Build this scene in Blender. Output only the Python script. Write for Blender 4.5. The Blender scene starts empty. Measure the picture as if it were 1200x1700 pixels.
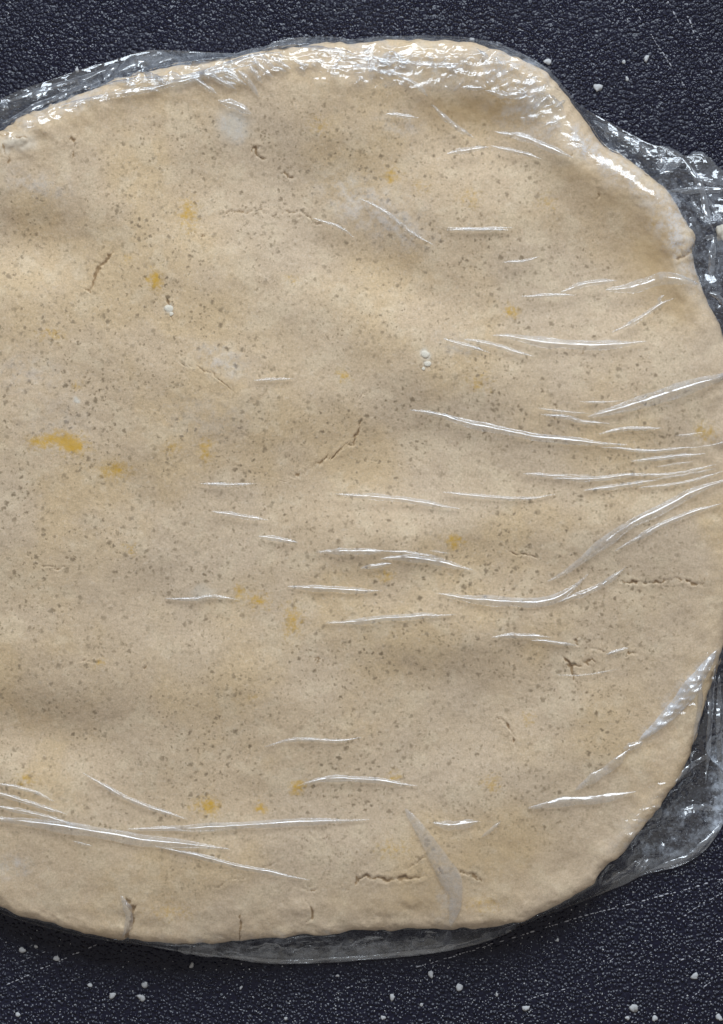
import bpy, math
import numpy as np

# ------------------------------------------------------------------ camera, light, exposure
S = 0.00015            # metres per unit; the layout below is measured in units of 0.15 mm
CX, CY = 600.0, 850.0  # point of the board straight under the camera
CAMH = 0.55            # camera height above the board
HU = CAMH / S
scene = bpy.context.scene
col = scene.collection

cam_data = bpy.data.cameras.new('camera')
cam_data.sensor_fit = 'VERTICAL'
cam_data.sensor_height = 24.0
cam_data.lens = 24.0 * CAMH / (1700 * S)
cam_data.clip_start = 0.01
cam_data.clip_end = 50
cam = bpy.data.objects.new('camera', cam_data)
cam.location = (0, 0, CAMH)
col.objects.link(cam)
scene.camera = cam

world = bpy.data.worlds.new('World')
scene.world = world
world.use_nodes = True
bg = world.node_tree.nodes['Background']
bg.inputs['Color'].default_value = (1.0, 0.97, 0.93, 1)
bg.inputs['Strength'].default_value = 0.27

# daylight from a kitchen window beyond the top of the picture
WIN_EL, WIN_AZ, WIN_D = math.radians(39), math.radians(-5), 1.25
lamp = bpy.data.lights.new('window_light', 'AREA')
lamp.shape = 'RECTANGLE'
lamp.size = 1.15
lamp.size_y = 0.64
lamp.energy = 21.5
lamp.color = (0.80, 0.90, 1.0)
lo = bpy.data.objects.new('window_light', lamp)
lo.location = (-WIN_D * math.cos(WIN_EL) * math.sin(WIN_AZ), WIN_D * math.cos(WIN_EL) * math.cos(WIN_AZ), WIN_D * math.sin(WIN_EL))
from mathutils import Vector
lo.rotation_euler = (-Vector(lo.location)).to_track_quat('-Z', 'Y').to_euler()
col.objects.link(lo)

scene.view_settings.view_transform = 'Standard'
scene.view_settings.look = 'None'
scene.view_settings.exposure = 0.0
scene.view_settings.gamma = 1.0
scene.render.engine = 'CYCLES'
scene.cycles.transparent_max_bounces = 24
scene.cycles.use_denoising = True
scene.cycles.max_bounces = 7
scene.cycles.diffuse_bounces = 3
scene.cycles.glossy_bounces = 3

rng = np.random.default_rng(7)

# ------------------------------------------------------------------ helpers: noise, meshes, layout
_lat = {}
def vnoise(x, y, scale, seed=0):
    if seed not in _lat:
        _lat[seed] = np.random.default_rng(1000 + seed).random((256, 256)) * 2 - 1
    L = _lat[seed]
    u = x / scale + 500.37 + seed * 3.1; v = y / scale + 500.71 + seed * 1.7
    i = np.floor(u).astype(int); j = np.floor(v).astype(int)
    fu = u - i; fv = v - j
    fu = fu * fu * fu * (fu * (fu * 6 - 15) + 10); fv = fv * fv * fv * (fv * (fv * 6 - 15) + 10)
    a = L[i & 255, j & 255]; b = L[(i + 1) & 255, j & 255]
    c = L[i & 255, (j + 1) & 255]; d = L[(i + 1) & 255, (j + 1) & 255]
    return (a * (1 - fu) + b * fu) * (1 - fv) + (c * (1 - fu) + d * fu) * fv

def fbm(x, y, scale, seed=0, octv=3, gain=0.5):
    r = 0; amp = 1; tot = 0
    for k in range(octv):
        ca, sa = math.cos(0.6 * k + 0.3), math.sin(0.6 * k + 0.3)
        r = r + amp * vnoise(x * ca - y * sa, x * sa + y * ca, scale / 2 ** k, seed + 17 * k)
        tot += amp; amp *= gain
    return r / tot

def sstep(a, b, x):
    t = np.clip((x - a) / (b - a), 0, 1)
    return t * t * (3 - 2 * t)

def world_pts(x, y, z):
    """layout units (seen from above at height z) -> metres"""
    k = S * (1 - z / HU)
    return np.stack([(x - CX) * k, (CY - y) * k, z * S], -1)

def mesh_obj(name, verts, faces, mat, parent=None, smooth=True):
    me = bpy.data.meshes.new(name)
    verts = np.asarray(verts, dtype=np.float32).reshape(-1, 3)
    faces = np.asarray(faces, dtype=np.int32)
    n, k = faces.shape
    me.vertices.add(len(verts)); me.vertices.foreach_set('co', verts.ravel())
    me.loops.add(n * k); me.loops.foreach_set('vertex_index', faces.ravel())
    me.polygons.add(n)
    me.polygons.foreach_set('loop_start', np.arange(0, n * k, k, dtype=np.int32))
    try:
        me.polygons.foreach_set('loop_total', np.full(n, k, dtype=np.int32))
    except Exception:
        pass
    me.update(calc_edges=True); me.validate()
    me.polygons.foreach_set('use_smooth', np.full(len(me.polygons), smooth))
    if mat: me.materials.append(mat)
    o = bpy.data.objects.new(name, me)
    col.objects.link(o)
    if parent: o.parent = parent
    return o

def attr(o, name, vals):
    a = o.data.attributes.new(name, 'FLOAT', 'POINT')
    a.data.foreach_set('value', np.asarray(vals, dtype=np.float32).ravel())

def ring_faces(nr, nt):
    i = np.arange(nr - 1)[:, None]; j = np.arange(nt)[None, :]
    j2 = (j + 1) % nt
    a = i * nt + j; b = i * nt + j2; c = (i + 1) * nt + j2; d = (i + 1) * nt + j
    return np.stack([a, b, c, d], -1).reshape(-1, 4)

def grid_normals(P, wrap=True):
    """P (nr, nt, 3) -> unit normals, outwards/up"""
    dt = np.roll(P, -1, 1) - np.roll(P, 1, 1)
    dr = np.gradient(P, axis=0)
    n = np.cross(dt, dr)
    l = np.linalg.norm(n, axis=-1, keepdims=True)
    return n / np.maximum(l, 1e-9)

def tag(o, label=None, cat=None, group=None, kind=None):
    if label: o['label'] = label
    if cat: o['category'] = cat
    if group: o['group'] = group
    if kind: o['kind'] = kind
    return o

def seg_dist(x, y, path):
    """distance to a polyline and position 0..1 along it"""
    path = np.asarray(path, float)
    L = np.r_[0, np.cumsum(np.linalg.norm(np.diff(path, axis=0), axis=1))]
    best = np.full(x.shape, 1e9); pos = np.zeros(x.shape)
    for k in range(len(path) - 1):
        ax, ay = path[k]; bx, by = path[k + 1]
        dx, dy = bx - ax, by - ay
        t = np.clip(((x - ax) * dx + (y - ay) * dy) / (dx * dx + dy * dy + 1e-9), 0, 1)
        d = np.hypot(x - ax - t * dx, y - ay - t * dy)
        m = d < best
        best = np.where(m, d, best); pos = np.where(m, (L[k] + t * (L[k + 1] - L[k])) / L[-1], pos)
    return best, pos

def spline(path, n):
    """Catmull-Rom through the points, n samples evenly spread"""
    p = np.asarray(path, float)
    if len(p) == 2: p = np.array([p[0], (p[0] + p[1]) / 2, p[1]])
    q = np.vstack([2 * p[0] - p[1], p, 2 * p[-1] - p[-2]])
    out = []
    for k in range(1, len(q) - 2):
        t = np.linspace(0, 1, 24, endpoint=False)[:, None]
        a, b, c, d = q[k - 1], q[k], q[k + 1], q[k + 2]
        out.append(0.5 * (2 * b + (c - a) * t + (2 * a - 5 * b + 4 * c - d) * t ** 2 + (3 * b - a - 3 * c + d) * t ** 3))
    out.append(p[-1:])
    o = np.vstack(out)
    L = np.r_[0, np.cumsum(np.linalg.norm(np.diff(o, axis=0), axis=1))]
    u = np.linspace(0, L[-1], n)
    return np.stack([np.interp(u, L, o[:, k]) for k in range(o.shape[1])], -1)

# ------------------------------------------------------------------ node helpers
class Mat:
    def __init__(self, name):
        self.m = bpy.data.materials.new(name); self.m.use_nodes = True
        self.nt = self.m.node_tree; self.nt.nodes.clear()
        self.out = self.nt.nodes.new('ShaderNodeOutputMaterial')
    def n(self, t, **kw):
        nd = self.nt.nodes.new('ShaderNode' + t)
        ins = kw.pop('ins', {})
        for k, v in kw.items(): setattr(nd, k, v)
        for k, v in ins.items(): self.set(nd.inputs[k], v)
        return nd
    def set(self, sock, v):
        if isinstance(v, bpy.types.NodeSocket): self.nt.links.new(v, sock)
        else:
            if isinstance(v, tuple) and len(v) == 3 and sock.type == 'RGBA': v = v + (1,)
            sock.default_value = v
    def math(self, op, a, b=0.0, clamp=False):
        nd = self.n('Math', operation=op, use_clamp=clamp); self.set(nd.inputs[0], a); self.set(nd.inputs[1], b)
        return nd.outputs[0]
    def ramp(self, v, a, b, c=0.0, d=1.0, smooth=True):
        nd = self.n('MapRange', clamp=True, interpolation_type='SMOOTHSTEP' if smooth else 'LINEAR')
        for k, q in zip(('Value', 'From Min', 'From Max', 'To Min', 'To Max'), (v, a, b, c, d)): self.set(nd.inputs[k], q)
        return nd.outputs[0]
    def mix(self, f, a, b, mode='MIX'):
        nd = self.n('Mix', data_type='RGBA', blend_type=mode)
        self.set(nd.inputs[0], f); self.set(nd.inputs[6], a); self.set(nd.inputs[7], b)
        return nd.outputs[2]
    def coords(self):
        tc = self.n('TexCoord'); vm = self.n('VectorMath', operation='SCALE')
        self.nt.links.new(tc.outputs['Object'], vm.inputs[0]); vm.inputs['Scale'].default_value = 1 / S
        return vm.outputs[0]
    def noise(self, vec, scale, detail=2.0, rough=0.5, dist=0.0, out=0):
        nd = self.n('TexNoise', ins={'Vector': vec, 'Scale': 1.0 / scale, 'Detail': detail, 'Roughness': rough, 'Distortion': dist})
        return nd.outputs[out]
    def attr(self, name):
        return self.n('Attribute', attribute_name=name).outputs['Fac']
    def surf(self, s): self.nt.links.new(s, self.out.inputs['Surface']); return self.m

# ------------------------------------------------------------------ materials
def make_board_mat():
    M = Mat('board_plastic'); v = M.coords()
    warp = M.n('VectorMath', operation='ADD'); M.set(warp.inputs[0], v)
    wn = M.n('VectorMath', operation='SCALE', ins={'Scale': 5.0}); M.set(wn.inputs[0], M.noise(v, 14, 1, out=1)); M.set(warp.inputs[1], wn.outputs[0])
    vo = M.n('TexVoronoi', feature='F1', ins={'Vector': warp.outputs[0], 'Scale': 1 / 5.9})
    peb = M.ramp(vo.outputs['Distance'], 0.05, 0.75, 1.0, 0.0)
    nz = M.noise(v, 6, 1, 0.6)
    h = M.math('ADD', M.math('MULTIPLY', peb, 0.75), M.math('MULTIPLY', nz, 0.7))
    bump = M.n('Bump', ins={'Strength': 1.0, 'Distance': 3.5 * S, 'Height': h})
    big = M.noise(v, 260, 3, 0.55)
    colr = M.mix(big, (0.0045, 0.005, 0.016), (0.0085, 0.009, 0.026))
    p = M.n('BsdfPrincipled', ins={'Base Color': colr, 'Roughness': M.ramp(M.noise(v, 90, 3, 0.6), 0.3, 0.7, 0.17, 0.40),
                                   'IOR': 1.5, 'Specular IOR Level': 0.42, 'Normal': bump.outputs[0]})
    return M.surf(p.outputs[0])

def make_dough_mat():
    M = Mat('dough'); v = M.coords()
    m1 = M.attr('tone_a'); m2 = M.attr('tone_b'); m3 = M.attr('tone_c')
    c = M.mix(M.ramp(m1, 0.36, 0.66), (0.632, 0.474, 0.308), (0.648, 0.474, 0.279))
    c = M.mix(M.math('MULTIPLY', M.ramp(m3, 0.42, 0.68), 0.6), c, (0.62, 0.483, 0.345))
    c = M.mix(M.math('MULTIPLY', M.ramp(m2, 0.52, 0.75), 0.45), c, (0.73, 0.585, 0.40))
    gr = M.noise(v, 6.5, 3, 0.75)
    c = M.mix(M.math('MULTIPLY', M.ramp(gr, 0.50, 0.72), 0.42), c, (0.44, 0.335, 0.215))
    c = M.mix(M.math('MULTIPLY', M.ramp(gr, 0.48, 0.28), 0.38), c, (0.72, 0.60, 0.46))
    fg = M.noise(v, 3.2, 2, 0.8)
    c = M.mix(1.0, c, M.n('CombineColor', ins={0: M.ramp(fg, 0.25, 0.75, 0.80, 1.16, smooth=False), 1: M.ramp(fg, 0.25, 0.75, 0.80, 1.16, smooth=False), 2: M.ramp(fg, 0.25, 0.75, 0.78, 1.18, smooth=False)}).outputs[0], 'MULTIPLY')
    # bran flecks, two sizes
    def flecks(size, rmin, rmax, keep, seed, stretch):
        off = M.n('VectorMath', operation='ADD', ins={0: v, 1: (seed * 31.7, seed * 17.3, seed * 7.9)})
        wv = M.n('VectorMath', operation='SCALE', ins={0: M.noise(off.outputs[0], size * 0.55, 1, 0.6, out=1), 'Scale': stretch})
        ad = M.n('VectorMath', operation='ADD', ins={0: off.outputs[0], 1: wv.outputs[0]})
        vo = M.n('TexVoronoi', feature='F1', ins={'Vector': ad.outputs[0], 'Scale': 1 / size, 'Randomness': 1.0})
        sep = M.n('SeparateColor', ins={0: vo.outputs['Color']})
        r = M.ramp(sep.outputs[0], 0, 1, rmin / size, rmax / size, smooth=False)
        k = M.math('LESS_THAN', sep.outputs[1], keep)
        mask = M.ramp(M.math('DIVIDE', vo.outputs['Distance'], r), 0.35, 1.2, 1.0, 0.0)
        tone = M.ramp(sep.outputs[2], 0, 1, 0.35, 1.0, smooth=False)
        return M.math('MULTIPLY', M.math('MULTIPLY', mask, k), tone)
    fa = M.attr('fleck')
    f1 = flecks(12.0, 1.6, 4.9, 1.0, 1, 10.0)
    f2 = flecks(7.5, 1.1, 2.9, 0.9, 2, 7.0)
    c = M.mix(M.math('MULTIPLY', M.math('MULTIPLY', f1, 0.9), fa), c, (0.205, 0.142, 0.075))
    c = M.mix(M.math('MULTIPLY', M.math('MULTIPLY', f2, 0.8), fa), c, (0.23, 0.155, 0.078))
    # butter-yellow smears
    yk = M.attr('yolk')
    ykm = M.ramp(M.math('ADD', yk, M.math('MULTIPLY', M.math('SUBTRACT', gr, 0.5), 1.8)), 0.05, 1.15)
    c = M.mix(M.math('MULTIPLY', ykm, M.ramp(yk, 0.02, 0.12)), c, (0.62, 0.36, 0.035))
    c = M.mix(M.attr('shade_amber'), c, (0.56, 0.385, 0.19))
    c = M.mix(M.attr('flour'), c, (0.74, 0.69, 0.60))
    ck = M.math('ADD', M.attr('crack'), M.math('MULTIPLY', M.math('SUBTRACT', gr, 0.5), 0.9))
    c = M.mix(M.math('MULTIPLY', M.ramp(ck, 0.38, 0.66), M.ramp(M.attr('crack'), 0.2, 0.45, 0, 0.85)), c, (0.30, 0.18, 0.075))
    bh = M.noise(v, 9, 3, 0.65)
    bump = M.n('Bump', ins={'Strength': 0.6, 'Distance': 1.6 * S, 'Height': bh})
    p = M.n('BsdfPrincipled', ins={'Base Color': c, 'Roughness': 0.62, 'Specular IOR Level': 0.25, 'Normal': bump.outputs[0]})
    return M.surf(p.outputs[0])

def make_film_mat(name, gain, haze, rough, use_attr=True, fine=1.0):
    M = Mat(name); v = M.coords()
    st = M.n('Mapping', ins={'Scale': (0.35, 1.0, 0.6), 'Rotation': (0, 0, 0.12)}); M.set(st.inputs[0], v)
    hz = M.noise(st.outputs[0], 14, 2, 0.6)
    amt = M.math('ADD', M.math('MULTIPLY', M.attr('wrinkle'), 0.75), 0.22) if use_attr else 0.5
    bump = M.n('Bump', ins={'Strength': amt, 'Distance': 2.2 * S * fine, 'Height': hz})
    geo = M.n('NewGeometry')
    ior = M.ramp(geo.outputs['Backfacing'], 0, 1, 1.5, 1 / 1.5, smooth=False)
    fr = M.n('Fresnel', ins={'IOR': ior, 'Normal': bump.outputs[0]})
    fac = M.math('MULTIPLY', fr.outputs[0], M.math('ADD', M.math('MULTIPLY', M.attr('layers'), 0.9), gain) if use_attr else gain, clamp=True)
    gl = M.n('BsdfAnisotropic', ins={'Color': (1, 1, 1), 'Roughness': rough, 'Normal': bump.outputs[0]})
    tr = M.n('BsdfTransparent', ins={'Color': (0.985, 0.987, 0.99)})
    mx = M.n('MixShader'); M.set(mx.inputs[0], fac); M.set(mx.inputs[1], tr.outputs[0]); M.set(mx.inputs[2], gl.outputs[0])
    # milky haze of clinging film; bluish window reflection on the skirt painted in
    if use_attr:
        f = M.attr('frost_sheen')
        hf = M.math('MULTIPLY', f, M.ramp(M.noise(v, 18, 3, 0.8), 0.38, 0.66, 0.08, 1.2))
        hf = M.math('ADD', hf, haze, clamp=True)
    else:
        hf = M.ramp(M.noise(v, 14, 3, 0.6), 0.35, 0.65, haze * 0.5, haze * 1.5)
    df = M.n('BsdfDiffuse', ins={'Color': (0.80, 0.86, 0.96)})
    tl = M.n('BsdfTranslucent', ins={'Color': (0.80, 0.86, 0.96)})
    ds = M.n('MixShader', ins={0: 0.15}); M.set(ds.inputs[1], df.outputs[0]); M.set(ds.inputs[2], tl.outputs[0])
    fin = M.n('MixShader'); M.set(fin.inputs[0], hf); M.set(fin.inputs[1], mx.outputs[0]); M.set(fin.inputs[2], ds.outputs[0])
    return M.surf(fin.outputs[0])

def make_plain(name, colr, rough, bumpscale=6.0, bumpd=1.0, sss=0.0):
    M = Mat(name); v = M.coords()
    c = M.mix(M.noise(v, bumpscale * 1.6, 3, 0.6), tuple(q * 0.8 for q in colr), tuple(min(1, q * 1.15) for q in colr))
    bump = M.n('Bump', ins={'Strength': 0.7, 'Distance': bumpd * S, 'Height': M.noise(v, bumpscale, 3, 0.6)})
    p = M.n('BsdfPrincipled', ins={'Base Color': c, 'Roughness': rough, 'Normal': bump.outputs[0]})
    return M.surf(p.outputs[0])

M_board = make_board_mat()
M_dough = make_dough_mat()
M_film = make_film_mat('cling_film', 1.7, 0.012, 0.085)
M_crease = make_film_mat('cling_film_crease', 3.6, 0.10, 0.17, use_attr=False, fine=0.2)
M_pleat = make_film_mat('cling_film_pleat', 3.0, 0.09, 0.14, use_attr=False, fine=1.0)
M_band = make_film_mat('cling_film_band', 3.2, 0.26, 0.22, use_attr=False, fine=2.2)
M_film_line = make_film_mat('cling_film_line', 2.0, 0.06, 0.2, use_attr=False, fine=0.2)
M_fold = make_film_mat('cling_film_fold', 4.5, 0.07, 0.2, use_attr=False, fine=0.5)
M_flour = make_plain('flour', (0.5, 0.5, 0.51), 0.7, 3.0, 0.6, 0.2)
M_scratch = make_plain('scratched_plastic', (0.42, 0.42, 0.46), 0.6, 3.0, 0.3)
M_lump = make_plain('dough_white', (0.86, 0.79, 0.66), 0.65, 5.0, 0.8, 0.3)

# ------------------------------------------------------------------ cutting board (the surface)
def make_board():
    x0, x1, y0, y1 = -700, 1900, -500, 2250
    r, n = 60, 8
    pts = []
    for cx, cy, a0 in ((x1 - r, y0 + r, -90), (x1 - r, y1 - r, 0), (x0 + r, y1 - r, 90), (x0 + r, y0 + r, 180)):
        for k in range(n + 1):
            a = math.radians(a0 + 90 * k / n); pts.append((cx + r * math.cos(a), cy + r * math.sin(a)))
    pts = np.array(pts); N = len(pts)
    c = pts.mean(0)
    rings = []
    for inset, z in ((10, 0.0), (3, -3.0), (0, -10), (0, -55), (8, -62)):
        d = c - pts; d = d / np.linalg.norm(d, axis=1, keepdims=True)
        q = pts + d * inset
        rings.append(np.stack([(q[:, 0] - CX) * S, (CY - q[:, 1]) * S, np.full(N, z * S)], -1))
    V = np.vstack(rings)
    me = bpy.data.meshes.new('cutting_board')
    F = [list(range(N))[::-1]]
    for i in range(len(rings) - 1):
        for j in range(N):
            k = (j + 1) % N
            F.append([i * N + j, i * N + k, (i + 1) * N + k, (i + 1) * N + j])
    F.append([(len(rings) - 1) * N + j for j in range(N)])
    me.from_pydata(V.tolist(), [], F); me.update()
    import bmesh
    bm = bmesh.new(); bm.from_mesh(me); bmesh.ops.recalc_face_normals(bm, faces=bm.faces); bm.to_mesh(me); bm.free()
    me.materials.append(M_board)
    o = bpy.data.objects.new('cutting_board', me); col.objects.link(o)
    return tag(o, 'black pebbled plastic cutting board under the wrapped dough', 'cutting board', kind='structure')
board = make_board()

# ------------------------------------------------------------------ dough outline, heights
PC = np.array([520.0, 810.0])
DOUGH = [(0, 215), (40, 193), (100, 172), (150, 148), (200, 130), (260, 116), (340, 101), (420, 89), (500, 77), (560, 71), (640, 67),
         (720, 65), (780, 69), (830, 80), (880, 103), (915, 129), (950, 172), (985, 217), (1012, 246), (1060, 279), (1108, 318),
         (1132, 355), (1151, 396), (1147, 420), (1160, 466), (1185, 516), (1201, 548), (1216, 610), (1226, 700), (1229, 800), (1226, 900),
         (1216, 985), (1198, 1080), (1168, 1170), (1151, 1238), (1122, 1300), (1090, 1350), (1042, 1405), (998, 1446), (984, 1472), (930, 1502),
         (862, 1530), (800, 1540), (700, 1543), (600, 1543), (560, 1551), (500, 1553), (460, 1558), (395, 1563), (330, 1566), (260, 1566),
         (215, 1560), (150, 1551), (80, 1534), (0, 1508), (-70, 1460), (-140, 1360), (-190, 1220), (-220, 1050), (-228, 850), (-215, 650),
         (-180, 470), (-120, 330), (-50, 245)]
FILM = [(0, 166), (40, 148), (85, 133), (140, 114), (190, 100), (225, 89), (260, 84), (310, 86), (370, 89), (420, 89), (440, 78), (470, 68), (500, 63),
        (550, 62), (590, 67), (640, 62), (720, 60), (780, 64), (830, 75), (880, 97), (915, 122), (955, 170), (1010, 203), (1045, 222), (1080, 240),
        (1095, 243), (1130, 258), (1175, 260), (1188, 275), (1210, 290), (1260, 325), (1300, 420), (1300, 540), (1275, 660), (1260, 800), (1258, 950),
        (1245, 1080), (1236, 1200), (1215, 1300), (1200, 1365), (1170, 1410), (1130, 1436), (1070, 1451), (1035, 1468), (1000, 1482), (935, 1508), (865, 1533),
        (850, 1545), (800, 1564), (740, 1578), (665, 1588), (600, 1593), (550, 1597), (450, 1599), (375, 1589), (300, 1579), (225, 1566), (150, 1556),
        (80, 1540), (0, 1514), (-75, 1468), (-150, 1370), (-202, 1225), (-232, 1050), (-240, 850), (-230, 640), (-200, 450), (-150, 300), (-70, 205)]

def polar_table(pts):
    p = spline(pts + [pts[0]], 3000)
    d = p - PC
    th = np.unwrap(np.arctan2(d[:, 1], d[:, 0])); r = np.hypot(d[:, 0], d[:, 1])
    t = np.mod(th, 2 * np.pi); o = np.argsort(t)
    t, r = t[o], r[o]
    return np.r_[t[-1] - 2 * np.pi, t, t[0] + 2 * np.pi], np.r_[r[-1], r, r[0]]
DT = polar_table(DOUGH); FT = polar_table(FILM)
def R_dough(th): return np.interp(np.mod(th, 2 * np.pi), *DT) + 1.6 * vnoise(np.cos(th) * 700, np.sin(th) * 700, 13, 3) + 2.6 * vnoise(np.cos(th) * 700, np.sin(th) * 700, 48, 4)
def R_film(th): return np.maximum(np.interp(np.mod(th, 2 * np.pi), *FT), R_dough(th) + 5)

T = 68.0      # thickness of the dough: 10 mm
ZC0 = 40.0    # height of its widest line along the far side
_wa = np.radians([0, 30, 45, 90, 140, 180, 225, 250, 270, 300, 330, 360])
_ww = np.array([32, 22, 20, 18, 24, 40, 38, 32, 30, 30, 32, 32.0])
_zz = np.array([42, 52, 55, 57, 52, 36, 36, 40, 42, 42, 42, 42.0])
def rim_z(th): return np.interp(np.mod(th, 2 * np.pi), _wa, _zz)
def rim_w(th): return np.interp(np.mod(th, 2 * np.pi), _wa, _ww)

# broad hollows and swellings pressed into the dough: x, y, rx, ry, turn, height
LUMPS = [(590, 772, 190, 70, -12, -12), (80, 1218, 120, 50, 8, -11), (55, 405, 130, 50, 5, -11), (640, 455, 160, 56, 24, -11),
         (760, 1050, 170, 55, 0, 10), (330, 640, 160, 70, 20, 7), (1000, 900, 150, 80, -20, 7), (300, 1130, 190, 70, 0, 7),
         (500, 300, 150, 60, 0, -8), (250, 420, 120, 60, 30, 6), (900, 640, 150, 80, 0, 5), (480, 1420, 260, 60, 0, 7), (900, 1280, 170, 70, -30, 8),
         (860, 470, 110, 60, 10, -4), (780, 225, 100, 60, 8, -10), (1030, 440, 105, 105, 0, -12), (150, 900, 150, 80, 0, 6), (740, 880, 150, 45, -8, 7)]
RIDGES = [([(560, 128), (660, 122), (760, 128), (850, 158), (905, 200), (950, 245)], 40, 6),
          ([(930, 250), (1000, 290), (1060, 322), (1105, 372), (1125, 430), (1150, 500)], 36, 6)]
CRACKS = [([(110, 238), (118, 227), (121, 242), (123, 262)], 2.0, .7), ([(120, 232), (127, 229)], 1.8, .8), ([(420, 248), (427, 247), (428, 260)], 2.6, .9),
          ([(472, 282), (479, 297), (486, 297), (494, 291)], 1.8, .7), ([(364, 355), (390, 352), (425, 349), (447, 353)], 1.6, .55), ([(455, 353), (500, 351), (520, 369), (541, 372)], 1.8, .6),
          ([(314, 382), (328, 392), (344, 391)], 1.8, .8), ([(192, 411), (181, 428), (165, 440), (157, 462), (148, 486)], 3.0, 1), ([(274, 496), (284, 514), (288, 533)], 2.4, .8),
          ([(295, 602), (350, 618), (375, 638), (386, 652)], 1.6, .5), ([(600, 684), (595, 712), (585, 740), (574, 738), (560, 752), (535, 766), (500, 786), (468, 801)], 2.2, .75),
          ([(926, 665), (920, 690), (912, 712)], 1.7, .7), ([(964, 572), (966, 590)], 1.8, .7), ([(1028, 963), (1060, 968), (1085, 967), (1112, 962), (1126, 960), (1140, 966), (1172, 972)], 2.0, .85),
          ([(931, 1089), (938, 1098), (951, 1106), (976, 1101), (984, 1091)], 2.6, 1), ([(951, 1106), (953, 1130)], 2.4, .9), ([(948, 1064), (961, 1069)], 2.0, .8),
          ([(978, 1076), (1004, 1082)], 2.2, .8), ([(1038, 1072), (1044, 1085), (1058, 1083)], 2.2, .9), ([(826, 1194), (838, 1198), (849, 1214), (856, 1236)], 2.2, .9),
          ([(588, 1466), (609, 1454), (634, 1461), (680, 1458), (712, 1453)], 2.8, 1), ([(752, 1442), (780, 1452), (802, 1462)], 2.0, .7), ([(670, 1443), (690, 1432), (704, 1424)], 1.8, .6),
          ([(498, 1474), (512, 1478), (524, 1476)], 1.9, .7), ([(505, 1490), (515, 1505), (518, 1530)], 2.6, .9), ([(396, 1516), (401, 1545), (393, 1570)], 2.2, .8),
          ([(203, 1489), (215, 1503), (220, 1518), (214, 1548), (208, 1570)], 4.2, 1), ([(510, 1386), (534, 1395), (546, 1389)], 2.0, .7), ([(436, 1442), (452, 1438), (468, 1428)], 1.8, .6),
          ([(350, 1476), (380, 1464), (412, 1455)], 1.4, .5), ([(560, 1480), (584, 1472)], 1.5, .5), ([(5, 232), (12, 262), (12, 275)], 2.4, .6), ([(-10, 222), (20, 226), (50, 229)], 2.4, .6),
          ([(841, 914), (866, 920), (892, 928)], 1.5, .5), ([(241, 1095), (240, 1118)], 1.6, .5), ([(520, 1095), (535, 1094)], 2, .7), ([(65, 935), (90, 942), (112, 944)], 1.6, .45),
          ([(135, 1095), (152, 1100), (165, 1098)], 1.5, .5), ([(988, 300), (992, 318), (990, 335)], 2.0, .5), ([(500, 1200), (530, 1207)], 1.2, .3), ([(604, 648), (598, 664)], 1.8, .6),
          ([(725, 1440), (735, 1452)], 2.0, .7), ([(1120, 430), (1138, 424), (1147, 420)], 3.4, .7), ([(945, 265), (955, 250), (966, 240)], 2.4, .5)]
YOLK = [(312, 355, 11, 20, .75), (257, 463, 9, 12, .95), (118, 738, 18, 10, 1.25), (92, 730, 16, 9, .85), (58, 735, 13, 7, .7), (193, 781, 17, 10, .85), (342, 748, 9, 14, .75), (285, 745, 10, 10, .45),
        (752, 900, 10, 8, .95), (397, 985, 7, 9, .75), (430, 997, 13, 10, .65), (485, 1032, 11, 20, .65), (346, 1338, 15, 11, .9), (433, 1341, 8, 7, .75), (495, 1308, 10, 8, .85), (651, 1291, 9, 8, .6),
        (850, 515, 9, 9, .65), (648, 291, 11, 10, .6), (1170, 718, 13, 10, .6), (795, 636, 15, 12, .45), (570, 622, 8, 9, .6), (875, 1193, 8, 8, .5), (214, 913, 8, 8, .5), (815, 1301, 12, 10, .45),
        (165, 1099, 8, 7, .55), (530, 208, 14, 12, .35), (697, 310, 10, 10, .4), (640, 955, 12, 8, .45), (420, 1158, 8, 7, .4), (46, 1296, 14, 9, .5), (780, 330, 14, 12, .35), (85, 555, 16, 8, .45), (905, 335, 15, 12, .3),
        (650, 1410, 22, 12, .4), (805, 1500, 20, 10, .4), (285, 1515, 30, 12, .3), (1082, 372, 7, 8, .6), (485, 465, 10, 6, .35), (212, 430, 7, 7, .4), (125, 640, 8, 6, .5)]
_rb = np.random.default_rng(5)
for _p, _w, _d in list(CRACKS):
    if _d < .6: continue
    for _k in range(_rb.integers(1, 4)):
        _i = _rb.integers(0, len(_p) - 1); _a, _b = np.array(_p[_i], float), np.array(_p[_i + 1], float)
        _q = _a + (_b - _a) * _rb.random(); _t = (_b - _a) / (np.linalg.norm(_b - _a) + 1e-6)
        _n = np.array([-_t[1], _t[0]]) * _rb.choice([-1, 1])
        _e = _q + (_n + _t * _rb.uniform(-.8, .8)) * _rb.uniform(5, 13)
        CRACKS.append(([tuple(_q), tuple(_e)], _w * .6, _d * .7))
FLOUR = [(388, 208, 26, 26, .5), (706, 588, 7, 7, .9), (709, 604, 6, 6, .8), (280, 512, 7, 7, .9), (126, 664, 5, 4, .8), (340, 985, 24, 12, .35), (40, 235, 20, 16, .45), (12, 240, 16, 14, .4)]
SHADE_AMBER = [(1085, 420, 55, 60, .75), (1020, 330, 60, 25, .4), (770, 185, 80, 26, .75), (830, 175, 30, 22, .5), (1130, 510, 50, 30, .4), (960, 290, 50, 16, .4), (110, 195, 40, 14, .3), (700, 1500, 160, 24, .3), (210, 160, 60, 8, .25),  # amber tone, with the shade inside the upper right rim painted in
         (850, 1420, 150, 50, .22), (170, 1400, 120, 30, .25)]

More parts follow.
